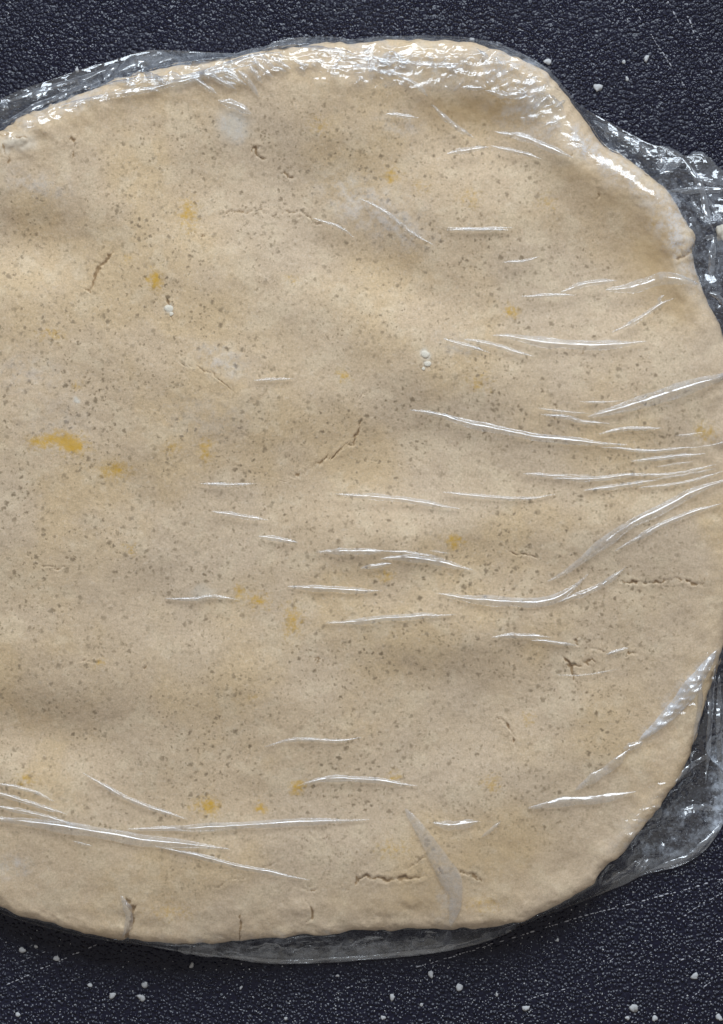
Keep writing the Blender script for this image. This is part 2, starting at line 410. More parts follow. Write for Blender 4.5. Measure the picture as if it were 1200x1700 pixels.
def blob(x, y, L, p=2.0):
    """sum of soft ellipses (x, y, rx, ry, turn?, amount)"""
    r = np.zeros(x.shape)
    for e in L:
        if len(e) == 6: cx, cy, rx, ry, a, h = e
        else: (cx, cy, rx, ry, h), a = e, 0
        m = (np.abs(x - cx) < 3 * max(rx, ry)) & (np.abs(y - cy) < 3 * max(rx, ry))
        if not m.any(): continue
        xx, yy = x[m] - cx, y[m] - cy
        ca, sa = math.cos(math.radians(a)), math.sin(math.radians(a))
        u = (xx * ca + yy * sa) / rx; w = (-xx * sa + yy * ca) / ry
        r[m] += h * np.exp(-(u * u + w * w) ** (p / 2))
    return r

def broad(x, y):
    """slow undulation of the dough's upper face (units)"""
    r = 1.5 * blob(x, y, [(a, b, c * 1.15, d * 1.2, e, f * (1.45 if f < 0 else 1.0)) for a, b, c, d, e, f in LUMPS]) + 8.5 * fbm(x, y, 200, 21, 2) + 2.0 * fbm(x, y, 62, 24, 2)
    for path, w, h in RIDGES:
        d, _ = seg_dist(x, y, path)
        r = r + h * np.exp(-(d / w) ** 2)
    return r

def polar(x, y):
    dx, dy = x - PC[0], y - PC[1]
    return np.arctan2(dy, dx), np.hypot(dx, dy)

def top_z(x, y):
    """height of the dough's upper face at a layout point"""
    th, r = polar(x, y)
    d = R_dough(th) - r; w = rim_w(th)
    s = np.clip(1 - d / w, 0, 1)
    ZC = rim_z(th)
    z = ZC + (T - ZC) * np.sqrt(1 - s * s)
    return z + broad(x, y) * sstep(0, 1.6, d / (w + 16))

# ------------------------------------------------------------------ dough body
def build_dough():
    nt, na, nb, nu = 2300, 285, 34, 14
    th = np.linspace(0, 2 * np.pi, nt, endpoint=False)
    R = R_dough(th); w = rim_w(th); ZC = rim_z(th)
    rho = np.linspace(0.00001, 1, na) ** 0.85
    rows_r, rows_z = [], []
    for q in rho: rows_r.append((R - w) * q); rows_z.append(np.full(nt, T))
    for f in np.linspace(0, np.pi / 2, nb + 1)[1:]:
        rows_r.append(R - w * (1 - math.sin(f))); rows_z.append(ZC + (T - ZC) * math.cos(f))
    for f in np.linspace(np.pi / 2, np.pi, nu + 1)[1:]:
        rows_r.append(R - w * 0.45 * (1 - math.sin(f))); rows_z.append(ZC + (ZC - 2) * math.cos(f))
    r = np.array(rows_r); z = np.array(rows_z)
    x = PC[0] + r * np.cos(th); y = PC[1] + r * np.sin(th)
    d = (R - r); d[na + nb:] = 0
    z = z + broad(x, y) * sstep(0, 1.6, d / (w + 16)) * (z > ZC)
    P = np.stack([x, y, z], -1)
    N = grid_normals(np.stack([x, -y, z], -1)); N[..., 1] *= -1
    # fine relief, lumpy rim
    rim = 1 - sstep(20, 95, d)
    zz = z * 0.9
    disp = 0.9 * fbm(x + zz * .5, y + zz * .5, 17, 31, 3) + 4.0 * rim * fbm(x + zz, y - zz, 36, 35, 3)
    ctop = np.exp(-(((x - 20) / 70) ** 2 + ((y - 225) / 38) ** 2))
    disp += 6.0 * ctop * fbm(x, y, 22, 41, 3)
    disp += 5.0 * np.exp(-(((x - 1140) / 22) ** 2 + ((y - 395) / 30) ** 2)) * (0.6 + fbm(x, y, 18, 44, 2))
    disp -= 1.2
    # cracks
    wx = x + 5.0 * fbm(x, y, 10, 51, 2, .6); wy = y + 5.0 * fbm(x, y, 10, 55, 2, .6)
    crack = np.zeros(x.shape)
    for path, wd, dep in CRACKS:
        p = np.array(path); lo = p.min(0) - 26; hi = p.max(0) + 26
        m = (x > lo[0]) & (x < hi[0]) & (y > lo[1]) & (y < hi[1])
        if not m.any(): continue
        dist, pos = seg_dist(wx[m], wy[m], path)
        tp = np.clip(np.minimum(pos, 1 - pos) * 5 + 0.3, 0, 1) * (0.75 + 0.5 * vnoise(x[m], y[m], 8, 58))
        wv = wd * (0.28 + 0.45 * tp)
        g = np.exp(-(dist / np.maximum(wv, .6)) ** 2) * tp
        disp[m] += -3.8 * dep * g + 1.0 * dep * np.exp(-((dist - 2.4 * wd) / (1.6 * wd)) ** 2) * tp
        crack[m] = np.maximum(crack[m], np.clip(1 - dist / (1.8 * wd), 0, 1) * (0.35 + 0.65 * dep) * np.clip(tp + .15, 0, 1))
    P = P + N * disp[..., None]
    P[..., 2] = np.maximum(P[..., 2], 1.6)
    V = world_pts(P[..., 0], P[..., 1], P[..., 2])
    F = ring_faces(r.shape[0], nt)
    o = mesh_obj('dough_disc', V.reshape(-1, 3), F, M_dough)
    jit = fbm(x, y, 10, 61, 2)
    attr(o, 'crack', np.clip(crack, 0, 1))
    attr(o, 'tone_a', 0.5 + 0.42 * fbm(x, y, 95, 201, 4, .6)); attr(o, 'tone_b', 0.5 + 0.5 * fbm(x, y, 34, 211, 3, .6)); attr(o, 'tone_c', 0.5 + 0.42 * fbm(x, y, 210, 221, 2))
    attr(o, 'yolk', np.clip(blob(x + 9 * jit, y + 7 * fbm(x, y, 9, 63, 2), [(a, b, c * 1.25, d * 1.25, e * 1.1) for a, b, c, d, e in YOLK], 1.6), 0, 1.3))
    attr(o, 'flour', np.clip(blob(x + 5 * jit, y + 5 * jit, FLOUR, 3.0), 0, 0.8))
    attr(o, 'shade_amber', np.clip(blob(x + 14 * jit, y + 10 * jit, SHADE_AMBER), 0, 0.8) * sstep(0, 40, d))
    fl = sstep(10, 130, d) * (0.86 + 0.75 * fbm(x, y, 75, 66, 3)) * (1 - 0.35 * sstep(1330, 1480, y))
    attr(o, 'fleck', np.clip(fl, 0, 1))
    return tag(o, 'large round disc of pale speckled pastry dough inside the clear film', 'dough')
dough = build_dough()

def pebble_mesh(name, mat, seed, sub=2, flat=0.55, rough=0.25):
    import bmesh
    bm = bmesh.new(); bmesh.ops.create_icosphere(bm, subdivisions=sub, radius=1.0)
    co = np.array([v.co[:] for v in bm.verts])
    n = vnoise(co[:, 0] * 10 + seed * 9, co[:, 1] * 10 + co[:, 2] * 7, 7, 70)
    n2 = vnoise(co[:, 1] * 10 - seed * 5, co[:, 2] * 10 + co[:, 0] * 4, 4, 71)
    for v, a, b in zip(bm.verts, n, n2):
        v.co *= 1 + rough * a + rough * .5 * b; v.co.z *= flat
    me = bpy.data.meshes.new(name); bm.to_mesh(me); bm.free()
    me.polygons.foreach_set('use_smooth', [True] * len(me.polygons)); me.materials.append(mat)
    return me
for k, (x, y, r) in enumerate(((706, 588, 7.5), (710, 604, 5.5), (703, 612, 3.2), (280, 512, 7.0), (284, 521, 4.0))):
    me = pebble_mesh('butter_lump', M_lump, 3 + k)
    o = bpy.data.objects.new('butter_lump', me); col.objects.link(o)
    z = float(top_z(np.array([x * 1.0]), np.array([y * 1.0]))[0]) - 1.0
    p = world_pts(np.array(x * 1.0), np.array(y * 1.0), np.array(z))
    o.location = p; o.scale = (r * S, r * S * .9, r * S * .45); o.parent = dough

# ------------------------------------------------------------------ plastic wrap
wrap = bpy.data.objects.new('plastic_wrap', None); wrap.empty_display_size = 0.02
col.objects.link(wrap)
tag(wrap, 'clear cling film stretched and creased over the dough disc', 'cling film')

# zones of fine crumpling and of milky cling with painted skirt reflections: x, y, rx, ry, turn, amount
CRINKLE = [(600, 98, 110, 26, 0, .75), (740, 105, 120, 34, 4, 1.0), (850, 140, 70, 40, 35, 1.0), (640, 135, 120, 16, 6, .8), (420, 110, 80, 26, -12, .9), (300, 122, 110, 20, -10, .8), (180, 150, 90, 20, -20, .8), (60, 195, 80, 18, -25, .8),
           (900, 165, 34, 40, 45, .9), (1130, 1170, 75, 16, -52, 1.0), (1175, 1150, 40, 70, 20, .7), (1110, 1370, 90, 80, -30, 1.0), (1180, 1320, 40, 90, 0, .9)]
FROST_SHEEN = [(1010, 275, 90, 20, 36, .26), (1115, 370, 26, 60, -15, .26), (1140, 440, 18, 50, -15, .2), (100, 180, 110, 14, -24, .2), (620, 345, 105, 40, 28, .19), (370, 598, 55, 24, 25, .19), (388, 205, 28, 26, 0, .18), (880, 205, 70, 30, 30, .14), (960, 235, 50, 22, 38, .18), (700, 105, 200, 36, 3, .20), (330, 112, 150, 26, -10, .16),
         (1124, 1160, 95, 13, -50, .22), (1100, 1390, 80, 50, -35, .24), (1198, 1310, 24, 110, 0, .42), (560, 1576, 300, 24, 0, .24), (340, 1580, 60, 12, 5, .30), (660, 200, 40, 22, 20, .12), (40, 620, 60, 30, 0, .10),
         (60, 305, 60, 24, 15, .14), (340, 690, 70, 40, 0, .08), (1180, 330, 50, 60, 0, .10), (1180, 450, 26, 70, 0, .14), (20, 1440, 30, 20, -30, .2), (90, 700, 60, 50, 0, .07), (760, 570, 40, 14, 15, .14),
         (860, 135, 60, 40, 35, .16), (740, 1490, 18, 50, 5, .12)]

def film_disp(x, y, d):
    """small relief of the film above the dough"""
    ck = np.clip(blob(x, y, CRINKLE, 3.0), 0, 1.2)
    ox = x + 8 * fbm(x, y, 40, 81, 2); oy = y + 8 * fbm(x, y, 40, 83, 2)
    rd = 1 - np.abs(fbm(ox * 0.75 + oy * 0.6, oy * 0.5 - ox * 0.35, 9, 85, 1)) * 2.2
    rd2 = 1 - np.abs(fbm(ox * 0.35 + oy * .1, oy, 17, 88, 2)) * 2.2
    out = ck * (3.6 * np.clip(rd, 0, 1) ** 1.6 + 4.2 * np.clip(rd2, 0, 1) ** 2)
    # long shallow tension waves to the right
    ten = sstep(520, 950, x) * sstep(380, 520, y) * (1 - sstep(1150, 1300, y))
    out = out + 0.35 * ten * (1 - np.abs(fbm(x * 0.16 + 7 * fbm(x, y, 150, 91, 1), y + 0.12 * x, 17, 93, 2)) * 2)
    out = out + 0.4 * (1 + fbm(x * .5, y, 24, 95, 2))
    # the film spans the hollows of the dough instead of following them
    out = out - 1.5 * blob(x, y, [(a, b, c * 1.15, q * 1.2, e, f) for a, b, c, q, e, f in LUMPS if f < 0])
    return out

GAP = 2.6
def film_z(x, y):
    th, r = polar(x, y); d = R_dough(th) - r
    return top_z(x, y) + GAP + film_disp(x, y, d)

wrap_skirt = []
def build_film():
    nt, na, nb, nc = 1900, 225, 30, 46
    th = np.linspace(0, 2 * np.pi, nt, endpoint=False)
    R = R_dough(th); w = rim_w(th); RF = R_film(th); ZC = rim_z(th)
    k = np.exp(-(np.linspace(-3, 3, 9)) ** 2); k /= k.sum()
    RF = np.convolve(np.r_[RF[-4:], RF, RF[:4]], k, 'valid')
    g = np.maximum(RF - R, 4)
    rr, zz, kind = [], [], []
    for q in np.linspace(0.00001, 1, na) ** 0.85:
        rr.append((R - w) * q); zz.append(np.full(nt, T)); kind.append(0)
    fl = np.radians(np.interp(g, [4, 14, 40, 90], [100, 88, 62, 52]))       # where the film leaves the dough
    for f in np.linspace(0, 1, nb + 1)[1:]:
        a = f * fl
        rr.append(R - w * (1 - np.sin(a))); zz.append(ZC + (T - ZC) * np.cos(a)); kind.append(1)
    r0, z0 = rr[-1], zz[-1]
    sl = np.clip(g / 40, 0.15, 1)
    for f in np.linspace(0, 1, nc + 1)[1:]:
        zf = 5.0
        e = f
        zl = z0 + (zf - z0) * (1 - (1 - e) ** (1 + 1.2 * sl))
        rr.append(r0 + (RF - r0) * e ** np.where(g < 14, .7, 1.0)); zz.append(zl); kind.append(2)
    for dr, z in ((1.2, 4.2), (1.5, 3.0), (0.6, 1.9), (-3, 1.2), (-10, 0.9), (-26, 0.8)):
        rr.append(RF + dr); zz.append(np.full(nt, z)); kind.append(3)
    kind = np.array(kind)[:, None] * np.ones((1, nt))
    r = np.array(rr); z = np.array(zz)
    x = PC[0] + r * np.cos(th); y = PC[1] + r * np.sin(th)
    d = R - r
    up = kind < 2
    z = z + np.where(up, broad(x, y) * sstep(0, 1.6, np.maximum(d, 0) / (w + 16)), 0)
    P = np.stack([x, y, z], -1)
    N = grid_normals(np.stack([x, -y, z], -1)); N[..., 1] *= -1
    disp = np.where(up, GAP + film_disp(x, y, d), 0)
    # crumpled skirt between dough and board
    f = np.clip((r - r0) / np.maximum(RF - r0, 1), 0, 1)
    env = np.where(kind == 2, np.sin(np.pi * np.clip(f, 0, 1)) ** 0.6 * np.clip((g - 6) / 30, 0, 1), 0)
    ang = th * 700
    fold1 = 1 - np.abs(fbm(x * 1.0 + 18 * fbm(x, y, 60, 101, 1), y * 1.0, 48, 103, 1)) * 2
    fold2 = 1 - np.abs(fbm(x * .8 + y * .5, y * .8 - x * .4, 21, 107, 2)) * 2
    fold3 = 1 - np.abs(fbm(x + y * .3, y - x * .3, 8.5, 111, 2)) * 2
    big = np.clip((g - 25) / 60, 0, 1)
    disp = disp + env * (3.4 * fold2 + 12 * big * fold1 + (1.0 + 2.2 * np.clip(blob(x, y, CRINKLE, 3.0), 0, 1)) * fold3) + np.where(kind == 2, GAP * (1 - f) * 1.0, 0)
    P = P + N * disp[..., None]
    P[..., 2] = np.where(kind == 3, P[..., 2], np.maximum(P[..., 2], 3.5))
    V = world_pts(P[..., 0], P[..., 1], P[..., 2])
    o = mesh_obj('film', V.reshape(-1, 3), ring_faces(r.shape[0], nt), M_film, wrap)
    from mathutils.bvhtree import BVHTree
    a0, a1 = na + nb - 8, na + nb + nc
    Vs = V[a0:a1]
    bvh = BVHTree.FromPolygons(Vs.reshape(-1, 3).tolist(), ring_faces(a1 - a0, nt).tolist())
    eye = Vector((0, 0, CAMH))
    def skirt_z(X, Y):
        out = np.zeros(X.shape)
        for i in np.ndindex(X.shape):
            d = Vector(((X[i] - CX) * S, (CY - Y[i]) * S, -CAMH)).normalized()
            hit = bvh.ray_cast(eye, d)[0]
            out[i] = hit.z / S if hit else np.nan
        m = np.nanmean(out) if np.isfinite(out).any() else 5.0
        return np.where(np.isfinite(out), out, m)
    wrap_skirt.append(skirt_z)
    jx = x + 12 * fbm(x, y, 26, 121, 2); jy = y + 12 * fbm(x, y, 26, 123, 2)
    fr = np.clip(blob(jx, jy, FROST_SHEEN, 3.0), 0, 0.6)
    fr = fr + np.where(kind >= 2, 0.012, 0)
    attr(o, 'frost_sheen', fr)
    attr(o, 'layers', np.where(kind == 2, np.clip((g - 6) / 20, 0, 1), 0))
    attr(o, 'wrinkle', np.clip(blob(x, y, CRINKLE, 3.0) + np.where(kind >= 2, 0.5, 0) + 0.25 * sstep(600, 1000, x), 0, 1))
    return o
film = build_film()

# sharp creases standing up from the film: path, half width, height factor
def crease(path, w, h=0.75, mat=None, name='crease', lift=0.8, zfun=None, ends=0.65, lean=0.0, prof=10):
    L = np.linalg.norm(np.diff(np.array(path, float)[:, :2], axis=0), axis=1).sum()
    n = int(np.clip(L / 3.0, 10, 110))
    p = spline(path, n)
    c = p[:, :2] + np.stack([fbm(p[:, 0], p[:, 1], 30, 131, 2), fbm(p[:, 0], p[:, 1], 30, 133, 2)], -1) * 1.2
    t = np.gradient(c, axis=0); t /= np.linalg.norm(t, axis=1, keepdims=True)
    nv = np.stack([-t[:, 1], t[:, 0]], -1)
    s = np.linspace(0, 1, n)
    wd = w * np.clip(np.sin(np.pi * np.clip(s, 0.004, 0.996)), 0, 1) ** ends * (1 + 0.28 * vnoise(s * 60, s * 0 + w, 9, 135))
    u = np.linspace(-1, 1, prof + 1)
    X = c[:, None, 0] + nv[:, None, 0] * u * wd[:, None]; Y = c[:, None, 1] + nv[:, None, 1] * u * wd[:, None]
    bell = (1 - np.abs(u) ** 1.7) ** 1.5
    hh = h * wd * (1 + 0.25 * vnoise(s * 80 + w * 3, s * 0 + 3, 6, 137))
    base = (zfun or film_z)(X, Y)
    if p.shape[1] > 2: base = base * 0 + p[:, 2][:, None]
    Z = base + lift + hh[:, None] * bell[None, :] - (np.abs(u) > .99) * (lift + .6)
    X = X + lean * hh[:, None] * bell * nv[:, None, 0]; Y = Y + lean * hh[:, None] * bell * nv[:, None, 1]
    V = world_pts(X, Y, Z)
    i = np.arange(n - 1)[:, None]; j = np.arange(prof)[None, :]; m = prof + 1
    F = np.stack([i * m + j, i * m + j + 1, (i + 1) * m + j + 1, (i + 1) * m + j], -1).reshape(-1, 4)
    # face upwards
    a, b, cc = V.reshape(-1, 3)[F[len(F) // 2][:3]]
    if np.cross(b - a, cc - a)[2] < 0: F = F[:, ::-1]
    return mesh_obj(name, V.reshape(-1, 3), F, mat or M_crease, wrap)

CREASES = [
    ([(930, 485), (970, 472), (1025, 465)], 4.5), ([(1006, 482), (1050, 477), (1080, 468), (1102, 462), (1130, 464), (1160, 472)], 10),
    ([(1016, 552), (1060, 530), (1095, 506), (1122, 494)], 4), ([(1096, 506), (1095, 497), (1104, 490)], 3),
    ([(818, 556), (860, 561), (910, 569), (970, 573), (1025, 571), (1074, 566)], 8), ([(770, 564), (810, 570), (850, 582), (886, 591)], 4), ([(735, 561), (765, 572), (812, 585)], 3.4),
    ([(976, 693), (1040, 675), (1100, 657), (1150, 640), (1200, 625), (1224, 616)], 11), ([(680, 681), (725, 687), (770, 701), (820, 712), (880, 724), (940, 731), (1042, 739)], 6.5),
    ([(898, 688), (940, 692), (970, 701), (1012, 704)], 3.4), ([(993, 721), (1030, 713), (1100, 711)], 3.4), ([(1048, 766), (1090, 761), (1172, 753)], 3.4),
    ([(918, 794), (970, 796), (1020, 792), (1072, 785)], 4.2), ([(868, 787), (910, 789), (950, 792)], 2.8), ([(733, 817), (790, 823), (870, 828), (922, 821)], 3.4), ([(968, 815), (1025, 807), (1094, 796)], 3.8),
    ([(556, 820), (600, 823), (650, 827), (700, 835), (764, 845)], 5), ([(908, 966), (930, 955), (960, 935), (995, 907), (1040, 875), (1090, 850), (1140, 823), (1200, 798), (1222, 790)], 8.5),
    ([(1020, 914), (1065, 890), (1105, 869), (1150, 850), (1200, 836)], 4.6), ([(728, 985), (775, 993), (825, 998), (880, 1001), (920, 995), (950, 977), (977, 953)], 8),
    ([(926, 1000), (970, 984), (1005, 967), (1040, 940)], 5), ([(598, 943), (650, 936)], 4), ([(632, 928), (675, 926), (715, 931), (750, 939), (786, 946)], 6),
    ([(540, 1035), (600, 1031), (650, 1026), (756, 1020)], 5.2), ([(476, 974), (540, 977), (600, 981), (630, 981)], 5.2), ([(524, 917), (600, 915), (644, 915)], 5), ([(640, 915), (690, 919), (740, 928)], 3),
    ([(428, 890), (470, 896), (496, 900)], 4), ([(352, 849), (400, 857), (444, 863)], 4), ([(273, 994), (320, 995), (350, 990), (396, 995)], 3), ([(440, 1240), (470, 1231), (510, 1227), (560, 1230), (600, 1224)], 3.2),
    ([(492, 1305), (520, 1297), (560, 1293), (620, 1296), (694, 1306)], 5.2), ([(211, 1376), (320, 1375), (425, 1369), (525, 1364), (614, 1361)], 6.5),
    ([(-30, 1358), (50, 1365), (120, 1376), (180, 1385), (240, 1396), (300, 1401), (380, 1410)], 9.5), ([(256, 1405), (325, 1420), (380, 1435), (440, 1447), (516, 1461)], 4.4),
    ([(136, 1283), (200, 1320), (250, 1341), (312, 1360)], 4), ([(-20, 1312), (40, 1330), (112, 1352)], 4), ([(-20, 1336), (60, 1352), (130, 1372)], 4), ([(-10, 1300), (50, 1312), (90, 1330)], 3),
    ([(362, 167), (390, 174), (418, 189)], 7), ([(742, 256), (775, 249), (812, 244)], 4.6), ([(822, 219), (870, 228), (910, 245), (952, 262)], 6), ([(815, 242), (860, 252), (898, 263)], 3.6),
    ([(716, 173), (750, 205), (788, 230)], 4.4), ([(765, 145), (790, 147), (806, 147)], 4), ([(806, 150), (840, 158), (868, 158), (876, 148)], 6), ([(904, 153), (916, 166), (936, 182)], 6),
    ([(740, 382), (800, 380), (852, 378)], 2.8), ([(740, 378), (790, 381), (850, 382)], 2.6), ([(596, 328), (640, 352), (680, 384), (722, 408)], 3), ([(420, 632), (450, 630), (486, 629)], 2.6), ([(330, 803), (380, 805), (424, 803)], 2.8),
    ([(798, 1391), (815, 1378), (832, 1363)], 3), ([(815, 1058), (860, 1055), (914, 1057)], 4), ([(880, 1062), (930, 1068), (960, 1072)], 3), ([(1005, 1087), (1045, 1075)], 3),
    ([(640, 190), (668, 192), (694, 196)], 3.6), ([(865, 492), (910, 490), (955, 490)], 3), ([(835, 436), (870, 433), (895, 426)], 2.6), ([(1000, 742), (1080, 748), (1160, 742)], 2.6),
    ([(1040, 790), (1120, 786), (1190, 770)], 2.6), ([(1060, 810), (1140, 800), (1200, 782)], 2.6), ([(520, 362), (560, 376), (590, 396)], 2.4),
    # feathered pleats below the upper left rim
    ([(318, 127), (336, 140), (362, 157)], 4), ([(345, 124), (365, 134), (392, 148)], 4), ([(372, 121), (388, 130), (410, 142)], 3.6), ([(394, 116), (412, 134), (430, 161)], 4.4), ([(412, 106), (424, 122), (436, 138)], 4),
    ([(420, 98), (436, 114), (453, 128)], 4), ([(432, 92), (446, 106), (458, 116)], 3.6), ([(448, 92), (462, 102), (478, 112)], 3.4), ([(330, 118), (352, 124), (372, 138)], 3.4), ([(236, 118), (256, 128), (270, 138)], 4),
    ([(150, 146), (210, 134), (270, 132), (330, 124), (380, 106), (425, 92), (470, 86)], 5), ([(100, 175), (170, 160), (250, 148), (320, 130), (372, 118), (430, 104)], 5), ([(560, 92), (620, 100), (700, 106), (780, 106)], 4.6),
    ([(540, 112), (590, 112), (650, 122), (690, 138)], 4), ([(500, 76), (548, 84), (596, 92)], 5), ([(660, 126), (690, 140), (710, 160)], 4),
]
for e in CREASES: crease(e[0], e[1] * 1.1, 0.8)

# fainter tension lines beside them, running the same way
rc = np.random.default_rng(41)
main = [spline(e[0], 12) for e in CREASES[:64]]
mid = np.vstack([(m[1:] + m[:-1]) / 2 for m in main]); dirs = np.vstack([np.diff(m, axis=0) for m in main])
dirs /= np.linalg.norm(dirs, axis=1, keepdims=True); dirs *= np.where(dirs[:, :1] < 0, -1, 1)
made = 0
while made < 13:
    p0 = mid[rc.integers(len(mid))] + rc.normal(0, [46, 26])
    if not (0 < p0[0] < 1195 and 540 < p0[1] < 1500): continue
    if p0[0] < 480 and p0[1] < 1250 and rc.random() < .75: continue
    L = rc.uniform(30, 125); n = max(3, int(L / 14)); pts = [p0]
    for k in range(n):
        q = pts[-1]; wgt = np.exp(-((mid - q) ** 2).sum(1) / 55 ** 2) + 1e-9
        dv = (dirs * wgt[:, None]).sum(0); dv /= np.linalg.norm(dv) + 1e-9
        pts.append(q + dv * L / n + rc.normal(0, .35, 2))
    crease(pts, rc.uniform(1.4, 2.6), rc.uniform(.35, .6), M_film_line, prof=6, lift=.5); made += 1

# short crumpled pleats packed along the far rim
rim_line = spline([(170, 138), (300, 122), (430, 106), (540, 96), (640, 96), (740, 98), (830, 118), (890, 152), (925, 190)], 200)
for k in range(112):
    u = rc.random(); i = int(u * 198)
    p0 = rim_line[i] + rc.normal(0, 1, 2) * (7, 15 if u > .45 else 8) + (0, 6)
    b = math.radians(rc.uniform(8, 48)) * (1 if (u < .5 or rc.random() < .45) else -1)
    L = rc.uniform(9, 26)
    dv = np.array([math.cos(b), math.sin(b)]) * L / 2; nv = np.array([-dv[1], dv[0]]) * rc.uniform(-.25, .25)
    th, q = polar(*(p0 + 0.0).reshape(2, 1))
    if q[0] > R_dough(th)[0] - 12: continue
    crease([p0 - dv, p0 + nv, p0 + dv], rc.uniform(1.9, 3.6), rc.uniform(.6, .9), prof=6, lift=.6)

# wide soft pleats
PLEATS = [([(672, 1342), (700, 1382), (730, 1430), (752, 1468), (756, 1502), (747, 1538)], 15, .15), ([(200, 1486), (213, 1512), (214, 1536), (203, 1556)], 7, .5),
          ([(718, 1367), (755, 1370), (795, 1364)], 8, .6), ([(876, 1342), (940, 1331), (990, 1327), (1056, 1314)], 8, .4), ([(955, 1313), (985, 1292), (1015, 1272), (1046, 1243)], 8, .35),
          ([(1034, 1244), (1052, 1238), (1068, 1232)], 7, .6), ([(1060, 1230), (1100, 1196), (1135, 1158), (1165, 1116), (1190, 1080)], 13, .5), ([(872, 188), (882, 172), (898, 150), (906, 140)], 9, .7),
          ([(884, 190), (896, 172), (912, 158)], 6, .7)]
for p, w, h in PLEATS: crease(p, w, h, M_band if w == 13 else M_pleat, 'pleat', prof=14)

# folds of the loose skirt beside the dough: x, y, z
def skirt_fold(path, w, h): crease([q[:2] for q in path], w * 1.15, h, M_fold, 'fold', zfun=lambda X, Y: wrap_skirt[0](X, Y), lift=1.2)
SKIRT = [([(1112, 316, 52), (1150, 316, 50), (1215, 315, 46)], 5, .7), ([(1096, 242, 34), (1098, 265, 46), (1094, 286, 52)], 6, .9), ([(1096, 243, 34), (1115, 252, 40), (1134, 260, 36)], 5, .9), ([(1094, 288, 52), (1114, 276, 50), (1134, 262, 40)], 7, .9),
         ([(1132, 262, 40), (1150, 285, 42), (1165, 315, 44), (1172, 350, 40), (1184, 384, 30)], 5, .7), ([(1140, 262, 34), (1160, 258, 30), (1176, 262, 24)], 6, .8), ([(1146, 285, 40), (1166, 298, 38), (1190, 308, 34)], 5, .7),
         ([(1176, 330, 40), (1190, 352, 36), (1202, 372, 30)], 3, .7), ([(1186, 394, 28), (1181, 430, 24), (1180, 466, 18)], 5, .6), ([(1170, 396, 26), (1186, 392, 26)], 4, .7), ([(1176, 486, 20), (1192, 492, 20), (1203, 508, 18)], 4, .7),
         ([(1044, 228, 30), (1062, 240, 34), (1086, 262, 40)], 6, .7), ([(985, 200, 40), (1020, 220, 36), (1060, 238, 32)], 5, .6),
         ([(1163, 1120, 60), (1160, 1180, 36), (1150, 1236, 20)], 4, .6), ([(1188, 1096, 40), (1180, 1170, 24), (1176, 1240, 14), (1170, 1300, 10)], 4, .7), ([(1194, 1120, 30), (1194, 1220, 18), (1196, 1330, 10)], 5, .6),
         ([(1200, 1362, 8), (1168, 1404, 8), (1128, 1430, 8), (1072, 1446, 8)], 6, .5), ([(1130, 1345, 8), (1165, 1340, 10), (1196, 1345, 10)], 5, .6), ([(1000, 1470, 10), (1040, 1448, 12), (1072, 1420, 14)], 5, .6), ([(1060, 1450, 8), (1072, 1432, 10), (1082, 1424, 10)], 5, .8),
         ([(1120, 1300, 12), (1150, 1270, 12), (1188, 1246, 12)], 4, .6), ([(850, 1541, 7), (740, 1574, 7), (600, 1589, 7), (450, 1595, 7), (300, 1575, 7)], 3.4, .6), ([(280, 1570, 12), (320, 1578, 12), (370, 1584, 9)], 7, .5), ([(745, 1543, 20), (742, 1560, 12), (736, 1574, 8)], 6, .4),
         ([(860, 1532, 12), (840, 1544, 10), (800, 1556, 9)], 4, .6), ([(0, 172, 14), (60, 152, 14), (120, 134, 14), (190, 112, 14)], 4, .7), ([(4, 205, 30), (60, 176, 30), (120, 150, 34), (170, 132, 40)], 4, .7),
         ([(50, 162, 22), (62, 156, 22), (80, 150, 22)], 7, .6), ([(128, 136, 26), (136, 138, 28), (146, 144, 30)], 6, .7), ([(0, 176, 14), (12, 172, 14)], 8, .5), ([(172, 132, 34), (182, 116, 28), (198, 106, 22)], 5, .8),
         ([(196, 118, 24), (216, 104, 24), (250, 95, 22), (290, 94, 22)], 10, .5), ([(300, 96, 20), (350, 100, 22), (385, 94, 20)], 7, .6), ([(424, 96, 20), (445, 82, 20), (480, 70, 18), (530, 66, 16)], 6, .7)]
for p, w, h in SKIRT: skirt_fold(p, w, h)

# ------------------------------------------------------------------ crumb caught in the film beside the dough
crumb = bpy.data.objects.new('dough_crumb', pebble_mesh('dough_crumb', M_lump, 12, 3, .8, .35)); col.objects.link(crumb)
crumb.location = world_pts(np.array(1198.0), np.array(384.0), np.array(10.0)); crumb.scale = (11 * S, 15 * S, 11 * S)
tag(crumb, 'small white dough crumb beside the upper right edge of the disc', 'crumb')

